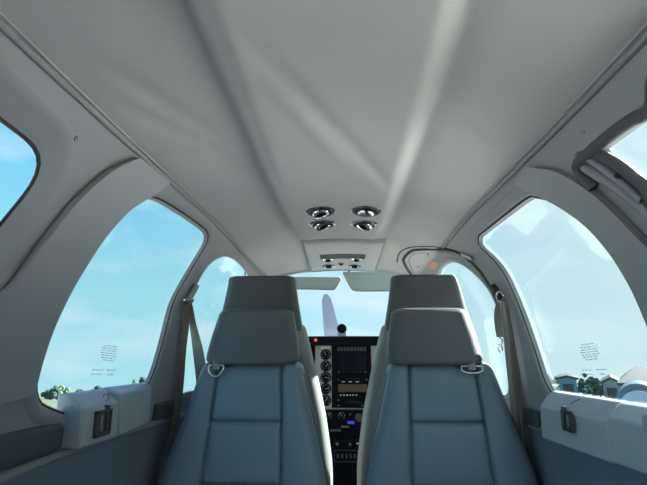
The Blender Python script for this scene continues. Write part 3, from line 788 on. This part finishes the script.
# compass on the glareshield
c = on(341.9, 328.8, 1, YP+.10); cm = empty('compass'); tag(cm, 'small round black compass on the glareshield', 'compass')
disc('compass_body', c+Vector((0, .02, 0)), (0, -1, 0), .0225, .045, 'black', cm, 28, [(.5, 0), (.85, .12), (1, .4), (1, .8), (.88, 1), (.8, .95)])
box('compass_base', (c.x-.021, c.y-.02, zt-.02), (c.x+.021, c.y-.012, c.z-.014), 'visor', cm, .002)
rebase(cm, (c.x, c.y, zt-.01))
# ------------------------------------------------------------------ outside: nose, propeller, wings
cw = bmesh.new(); R = []
for y, w_, zt_, zb_ in ((2.72, .40, .90, .0), (3.0, .39, .87, .0), (3.35, .34, .80, .08), (3.52, .24, .76, .30), (3.55, .14, .68, .42)):
    R.append([cw.verts.new((w_*abs(math.cos(a))**.6*math.copysign(1, math.cos(a)), y, (zt_+zb_)/2+(zt_-zb_)/2*abs(math.sin(a))**.6*math.copysign(1, math.sin(a)))) for a in [2*math.pi*k/32 for k in range(32)]])
for A, B in zip(R, R[1:]):
    for k in range(32): cw.faces.new([A[k], A[(k+1) % 32], B[(k+1) % 32], B[k]])
cw.faces.new(R[0]); cw.faces.new(R[-1]); tag(bmobj('engine_cowling', cw, 'paint'), 'white engine cowling in front of the windscreen', 'cowling')
pr = empty('propeller'); tag(pr, 'grey blue propeller blade standing upright beyond the windscreen', 'propeller')
H = Vector((.0, 3.63, .57)); tipp = on(325.6, 294.3, 1, 3.63); d = (tipp-H).normalized(); Lb = (tipp-H).length
def blade(d):
    s = d.cross(Vector((0, 1, 0))).normalized(); bm = bmesh.new(); R = []
    for i in range(25):
        q = i/24; w = .5*lerp(q, [(0, .05), (.12, .06), (.35, .125), (.66, .118), (.9, .082), (.975, .062), (1, .03)]); tw = math.radians(55-45*q)
        c_ = H+d*Lb*q; e = s*math.cos(tw*.35)+Vector((0, 1, 0))*math.sin(tw*.35); n = e.cross(d)
        th = .016*(1-q)+.004
        R.append([bm.verts.new(c_+e*w*math.cos(a)+n*th*math.sin(a)) for a in [2*math.pi*k/14 for k in range(14)]])
    for A, B in zip(R, R[1:]):
        for k in range(14): bm.faces.new([A[k], A[(k+1) % 14], B[(k+1) % 14], B[k]])
    bm.faces.new(R[0]); bm.faces.new(R[-1]); bmobj('blade', bm, 'blade', pr, 60)
from mathutils import Matrix
for k in range(3): blade(Matrix.Rotation(math.radians(120*k), 3, 'Y') @ d)
disc('spinner', H+Vector((0, -.075, 0)), (0, 1, 0), .13, .32, 'paint', pr, 28, [(1, 0), (1, .3), (.85, .55), (.5, .85), (.1, 1)])
rebase(pr, tuple(H))
for sd, lb_ in ((-1, 'white low wing under the left cabin windows'), (1, 'white low wing under the right cabin windows')):
    bm = bmesh.new(); R = []
    for i in range(61):
        q = i/60; x = sd*(.545+4.2*q); ch = 1.9-.7*q; y0 = .35+.35*q; R.append([bm.verts.new((x, y0+ch*(.5-.5*math.cos(a)), .02+.38*q+.0022*math.sin(q*46+3*math.cos(a))+.0018*math.sin(q*25-5*math.cos(a))+(.085-.03*q)*(1 if a < math.pi else -.5)*(.35*abs(math.sin(a))**.25+.65*abs(math.sin(a))**.7)*1.0)) for a in [2*math.pi*k/60 for k in range(60)]])  # skin waves added to streak the light bounced to the ceiling
    for A, B in zip(R, R[1:]):
        for k in range(60): bm.faces.new([A[k], A[(k+1) % 60], B[(k+1) % 60], B[k]])
    bm.faces.new(R[0]); bm.faces.new(R[-1]); tag(bmobj('aircraft_wing', bm, 'wing', None, 60), lb_, 'wing')
# ------------------------------------------------------------------ airfield
SL = .077
def GZ(x, y): return -.85-SL*y
def gpatch(name, x0, x1, y0, y1, dz, m):
    n = 8; V = []; Fc = []
    for j in range(n+1):
        for i in range(n+1):
            x = x0+(x1-x0)*i/n; y = y0+(y1-y0)*j/n; V.append((x, y, GZ(x, y)+dz))
    for j in range(n):
        for i in range(n): a = j*(n+1)+i; Fc.append([a, a+1, a+n+2, a+n+1])
    return mesh(name, V, Fc, m)
tag(gpatch('apron_ground', -22, 22, -22, 22, .02, 'ground'), kind='structure')
tag(gpatch('grass_ground', -600, 600, -300, 900, 0, 'grass'), kind='structure')
def gpt(u, dist):
    d = ray(u, 385); k = dist/math.hypot(d[0], d[1]); x, y = CAM[0]+d[0]*k, d[1]*k; return x, y, GZ(x, y)
def vz(u, v, dist):
    d = ray(u, v); k = dist/math.hypot(d[0], d[1]); return CAM[2]+d[2]*k
def tree(u, vt, wpx, dist, m, label, group):
    x, y, z = gpt(u, dist); top = vz(u, vt, dist); h = max(2, top-z); w = wpx/480*dist*math.sqrt(1)*.55
    r = empty('tree', (x, y, z)); tag(r, label, 'tree', group)
    tube('trunk', [(0, 0, -.2), (0, 0, h*.6)], lambda q: .05*h*(1-.6*q), 'bark', r, 8)
    bm = bmesh.new()
    for k in range(16):
        a = random.uniform(0, 6.28); q = random.uniform(.25, .86); rad = w*random.uniform(.1, .75)*(1.15-abs(q-.5)*1.3); s = random.uniform(.22, .38)*w
        c_ = Vector((math.cos(a)*rad, math.sin(a)*rad, h*q))
        if k == 0: c_ = Vector((0, 0, h-s)); 
        mtx = Matrix.Translation(c_) @ Matrix.Diagonal((s, s, s*random.uniform(.8, 1.2), 1))
        bmesh.ops.create_icosphere(bm, subdivisions=2, radius=1, matrix=mtx)
    for v in bm.verts: v.co += Vector([random.uniform(-1, 1)*w*.06 for _ in range(3)]); v.co.z = min(v.co.z, h)
    bmobj('foliage', bm, m, r, 30)
for i, (u, vt, w_, ds, m_, lb_) in enumerate([
    (53, 388, 14, 150, 'leaf', 'low dark tree at the left end of the left horizon'), (61, 385, 12, 165, 'leaf2', 'pale tree pair, left tree, seen low in the left window'),
    (68, 387, 9, 140, 'leaf2', 'pale tree next to the taller pale tree, low in the left window'), (79, 389.5, 11, 150, 'leaf', 'small rounded dark tree between the pale trees and the box cover'),
    (98, 385.5, 14, 150, 'leaf', 'rounded tree above the left latch cover'), (134, 379, 12, 130, 'leaf2', 'tree by the front edge of the left window, left of two'),
    (142, 376.5, 14, 155, 'leaf', 'tallest tree by the front edge of the left window')]):
    tree(u, vt, w_, ds, m_, lb_, 'trees beyond the left window')
for i, (u, vt, w_, ds, m_, lb_) in enumerate([
    (548, 373, 14, 130, 'leaf2', 'pale tree by the front edge of the right window'), (557, 376, 12, 135, 'leaf2', 'tree just left of the pale blue hangar'),
    (582, 378, 12, 125, 'leaf', 'dark tree right of the blue hangar'), (586, 373, 9, 150, 'leaf', 'tallest slim tree below the lettering on the right window'),
    (592, 376, 14, 178, 'leaf', 'broad dark tree under the lettering on the right window'), (599, 380, 10, 200, 'leaf', 'low tree next to the small gabled hangar'),
    (607, 379, 14, 170, 'leaf', 'tree behind the small gabled hangar')]):
    tree(u, vt, w_, ds, m_, lb_, 'trees beyond the right window')
def hangar(u0, u1, v_eave, v_ridge, dist, depth, mw, mr, label):
    r = empty('hangar'); tag(r, label, 'hangar'); x0, y0, z0 = gpt(u0, dist); x1, y1, z1 = gpt(u1, dist)
    A = Vector((x0, y0, z0)); B = Vector((x1, y1, z1)); ze = vz((u0+u1)/2, v_eave, dist); zr = vz((u0+u1)/2, v_ridge, dist)
    n = Vector((x0+x1, y0+y1, 0)).normalized()*depth; zl = min(z0, z1)-1
    V = []
    for o_ in (Vector((0, 0, 0)), n):
        a, b = A+o_, B+o_; m_ = (a+b)/2
        V += [(a.x, a.y, zl), (b.x, b.y, zl), (b.x, b.y, ze), (m_.x, m_.y, zr), (a.x, a.y, ze)]
    mesh('walls', V, [[0, 1, 2, 3, 4], [5, 6, 7, 8, 9], [0, 5, 9, 4], [1, 2, 7, 6], [0, 1, 6, 5]], mw, r)
    V2 = []
    s = (B-A).normalized()*.4
    for o_ in (-n*.03, n*1.03):
        a, b = A+o_-s, B+o_+s; m_ = (a+b)/2
        for dz in (0.05, .45): V2 += [(a.x, a.y, ze-.2+dz), (m_.x, m_.y, zr+dz), (b.x, b.y, ze-.2+dz)]
    mesh('roof', V2, [[0, 1, 4, 3], [1, 2, 5, 4], [6, 7, 10, 9], [7, 8, 11, 10], [0, 1, 7, 6], [1, 2, 8, 7], [3, 4, 10, 9], [4, 5, 11, 10], [0, 3, 9, 6], [2, 5, 11, 8]], mr, r)
    dA = A.lerp(B, .2)-n*.01; dB = A.lerp(B, .8)-n*.01; zd = z0+(ze-z0)*.8
    mesh('hangar_door', [(dA.x, dA.y, zl), (dB.x, dB.y, zl), (dB.x, dB.y, zd), (dA.x, dA.y, zd)]+[(p_.x-n.x*.01, p_.y-n.y*.01, z_) for p_, z_ in ((dA, zl), (dB, zl), (dB, zd), (dA, zd))], [[0, 1, 2, 3], [4, 5, 6, 7], [0, 1, 5, 4], [1, 2, 6, 5], [2, 3, 7, 6], [3, 0, 4, 7]], mr, r)
    rebase(r, (x0, y0, z0))
hangar(559, 577, 379, 377.5, 110, 12, 'hblue', 'hroof', 'pale blue flat hangar low in the front corner of the right window')
hangar(603, 620, 383.5, 379, 110, 14, 'hwall', 'hroof', 'small grey gabled hangar in the middle of the right horizon')
r = empty('hangar'); tag(r, 'large grey hangar with a broad roof at the right end of the right window', 'hangar')
A, B = Vector(gpt(618, 80)), Vector(gpt(668, 80)); n = Vector((A.x+B.x, A.y+B.y, 0)).normalized()*22; l = (B-A).normalized(); l.z = 0; zl = min(A.z, B.z)-1
ze = vz(630, 383, 80); zr = vz(635, 366.2, 91)
bs = [Vector((p_.x, p_.y, 0)) for p_ in (A, B, B+n, A+n)]; rg = [(bs[0]+bs[3])/2+l*2.2, (bs[1]+bs[2])/2-l*2.2]
mesh('walls', [(p_.x, p_.y, z_) for z_ in (zl, ze) for p_ in bs], [[0, 1, 5, 4], [1, 2, 6, 5], [2, 3, 7, 6], [3, 0, 4, 7]], 'hwall', r)
cen = sum(bs, Vector((0, 0, 0)))/4
ov = [cen+(p_-cen)*1.04 for p_ in bs]
mesh('roof', [(p_.x, p_.y, ze-.3) for p_ in ov]+[(p_.x, p_.y, ze) for p_ in ov]+[(p_.x, p_.y, zr) for p_ in rg], [[0, 1, 2, 3], [0, 1, 5, 4], [1, 2, 6, 5], [2, 3, 7, 6], [3, 0, 4, 7], [4, 5, 9, 8], [6, 7, 8, 9], [5, 6, 9], [7, 4, 8]], 'hroof', r)
dq = [bs[0].lerp(bs[1], t_)-n*.008 for t_ in (.15, .55)]
mesh('hangar_door', [(p_.x, p_.y, z_) for z_ in (zl, ze-1) for p_ in (dq[0], dq[1], dq[1]+n*.006, dq[0]+n*.006)], [[0, 1, 5, 4], [1, 2, 6, 5], [2, 3, 7, 6], [3, 0, 4, 7], [4, 5, 6, 7]], 'hroof', r)
rebase(r, tuple(A))
# parked car in front of the large hangar
x0, y0, z0 = gpt(637, 20); zc_ = vz(637, 381.5, 20); hcar = zc_-z0
car = empty('parked_car', (x0, y0, z0)); tag(car, 'pale rounded parked car in front of the large hangar', 'car')
dv = Vector((x0, y0, 0)).normalized(); sv = Vector((dv.y, -dv.x, 0)); wc_ = 17/480*20
def lathe_car(name, prof, half, m, k=1.):
    bm = bmesh.new(); R = []
    for dd in (-1, -.85, 0, .85, 1):
        q = 1 if abs(dd) < .9 else .86
        R.append([bm.verts.new(sv*a*q+dv*dd*half+Vector((0, 0, b*(q if b > .5 else 1)))) for a, b in prof])
    n = len(prof)
    for A, B in zip(R, R[1:]):
        for i in range(n): bm.faces.new([A[i], A[(i+1) % n], B[(i+1) % n], B[i]])
    bm.faces.new(R[0]); bm.faces.new(R[-1]); return bmobj(name, bm, m, car, 30)
body = [(-wc_*1.05, .35), (-wc_*1.1, .6), (-wc_, hcar*.62)]+[(wc_*1.0*math.cos(math.pi-math.pi*k/12), hcar*.62+hcar*.38*math.sin(math.pi*k/12)) for k in range(1, 12)]+[(wc_, hcar*.62), (wc_*1.1, .6), (wc_*1.05, .35)]
lathe_car('car_body', body, 1.5, 'car')
g_ = [(wc_*.80*math.cos(math.pi-math.pi*k/12), hcar*.64+hcar*.27*math.sin(math.pi*k/12)) for k in range(13)]
bm = bmesh.new(); A = [bm.verts.new(sv*a-dv*1.52+Vector((0, 0, b))) for a, b in g_]; B = [bm.verts.new(sv*a-dv*1.40+Vector((0, 0, b))) for a, b in g_]
bm.faces.new(A); bm.faces.new(B)
for i in range(13): bm.faces.new([A[i], A[(i+1) % 13], B[(i+1) % 13], B[i]])
bmobj('car_window', bm, 'hblue', car)
for s_ in (-1, 1):
    for e in (-1, 1):
        c_ = sv*s_*wc_*.85+dv*e*1.0+Vector((0, 0, .32)); disc('wheel', c_-sv*.1, sv, .32, .2, 'rubber', car, 20)
# ------------------------------------------------------------------ light
sun = bpy.data.lights.new('sun', 'SUN'); sun.energy = 17; sun.angle = math.radians(.8); sun.color = (1, .96, .9)
so = bpy.data.objects.new('sun', sun); COL.objects.link(so)
sd_ = Vector((.8, .42, .60)).normalized()   # towards the sun
so.rotation_euler = sd_.to_track_quat('Z', 'Y').to_euler()
W = bpy.data.worlds.new('sky'); S.world = W; W.use_nodes = True; nt = W.node_tree; nt.nodes.clear()
N_ = nt.nodes.new; Lk = nt.links.new
o = N_('ShaderNodeOutputWorld'); bg = N_('ShaderNodeBackground'); tc = N_('ShaderNodeTexCoord'); sx = N_('ShaderNodeSeparateXYZ')
Lk(tc.outputs['Generated'], sx.inputs[0])
rp_ = N_('ShaderNodeValToRGB'); el = rp_.color_ramp.elements
def cs(e, p, c): e.position = p; e.color = lin(c)+(1,)
cs(el[0], 0., (168, 222, 232)); cs(el[1], 1., (40, 110, 190))
for p_, c_ in ((.46, (176, 228, 236)), (.56, (160, 220, 236)), (.66, (130, 204, 234)), (.78, (72, 152, 215))): cs(el.new(p_), p_, c_)
mr = N_('ShaderNodeMapRange'); mr.inputs[1].default_value = -1; mr.inputs[2].default_value = 1; Lk(sx.outputs[2], mr.inputs[0]); Lk(mr.outputs[0], rp_.inputs[0])
mx = N_('ShaderNodeMix'); mx.data_type = 'RGBA'; mx.inputs[7].default_value = lin((220, 236, 240))+(1,)
mr2 = N_('ShaderNodeMapRange'); mr2.inputs[1].default_value = -.45; mr2.inputs[2].default_value = .75; mr2.inputs[4].default_value = .85; mr2.interpolation_type = 'SMOOTHSTEP'
Lk(sx.outputs[0], mr2.inputs[0]); Lk(mr2.outputs[0], mx.inputs[0]); Lk(rp_.outputs[0], mx.inputs[6])
mp = N_('ShaderNodeMapping'); mp.inputs['Scale'].default_value = (1.2, 1.2, 5); Lk(tc.outputs['Generated'], mp.inputs[0])
ns = N_('ShaderNodeTexNoise'); ns.inputs['Scale'].default_value = 2.6; ns.inputs['Detail'].default_value = 6; ns.inputs['Roughness'].default_value = .55; Lk(mp.outputs[0], ns.inputs['Vector'])
mr3 = N_('ShaderNodeMapRange'); mr3.inputs[1].default_value = .48; mr3.inputs[2].default_value = .75; mr3.inputs[4].default_value = .6; Lk(ns.outputs['Fac'], mr3.inputs[0])
m2 = N_('ShaderNodeMix'); m2.data_type = 'RGBA'; m2.inputs[7].default_value = lin((232, 244, 248))+(1,)
Lk(mr3.outputs[0], m2.inputs[0]); Lk(mx.outputs[2], m2.inputs[6]); Lk(m2.outputs[2], bg.inputs[0]); bg.inputs[1].default_value = .80
Lk(bg.outputs[0], o.inputs[0])
# ------------------------------------------------------------------ camera
cd = bpy.data.cameras.new('camera'); cd.sensor_width = 36; cd.lens = F/647*36; cd.clip_start = .02; cd.clip_end = 3000
co = bpy.data.objects.new('camera', cd); COL.objects.link(co); co.location = CAM
co.rotation_euler = (math.pi/2+TH, 0, PS); S.camera = co
S.view_settings.view_transform = 'Standard'; S.view_settings.look = 'None'; S.view_settings.gamma = 1; S.view_settings.exposure = .55
S.cycles.use_denoising = True; S.cycles.sample_clamp_indirect = 60
S.cycles.max_bounces = 12; S.cycles.diffuse_bounces = 6; S.cycles.transparent_max_bounces = 16
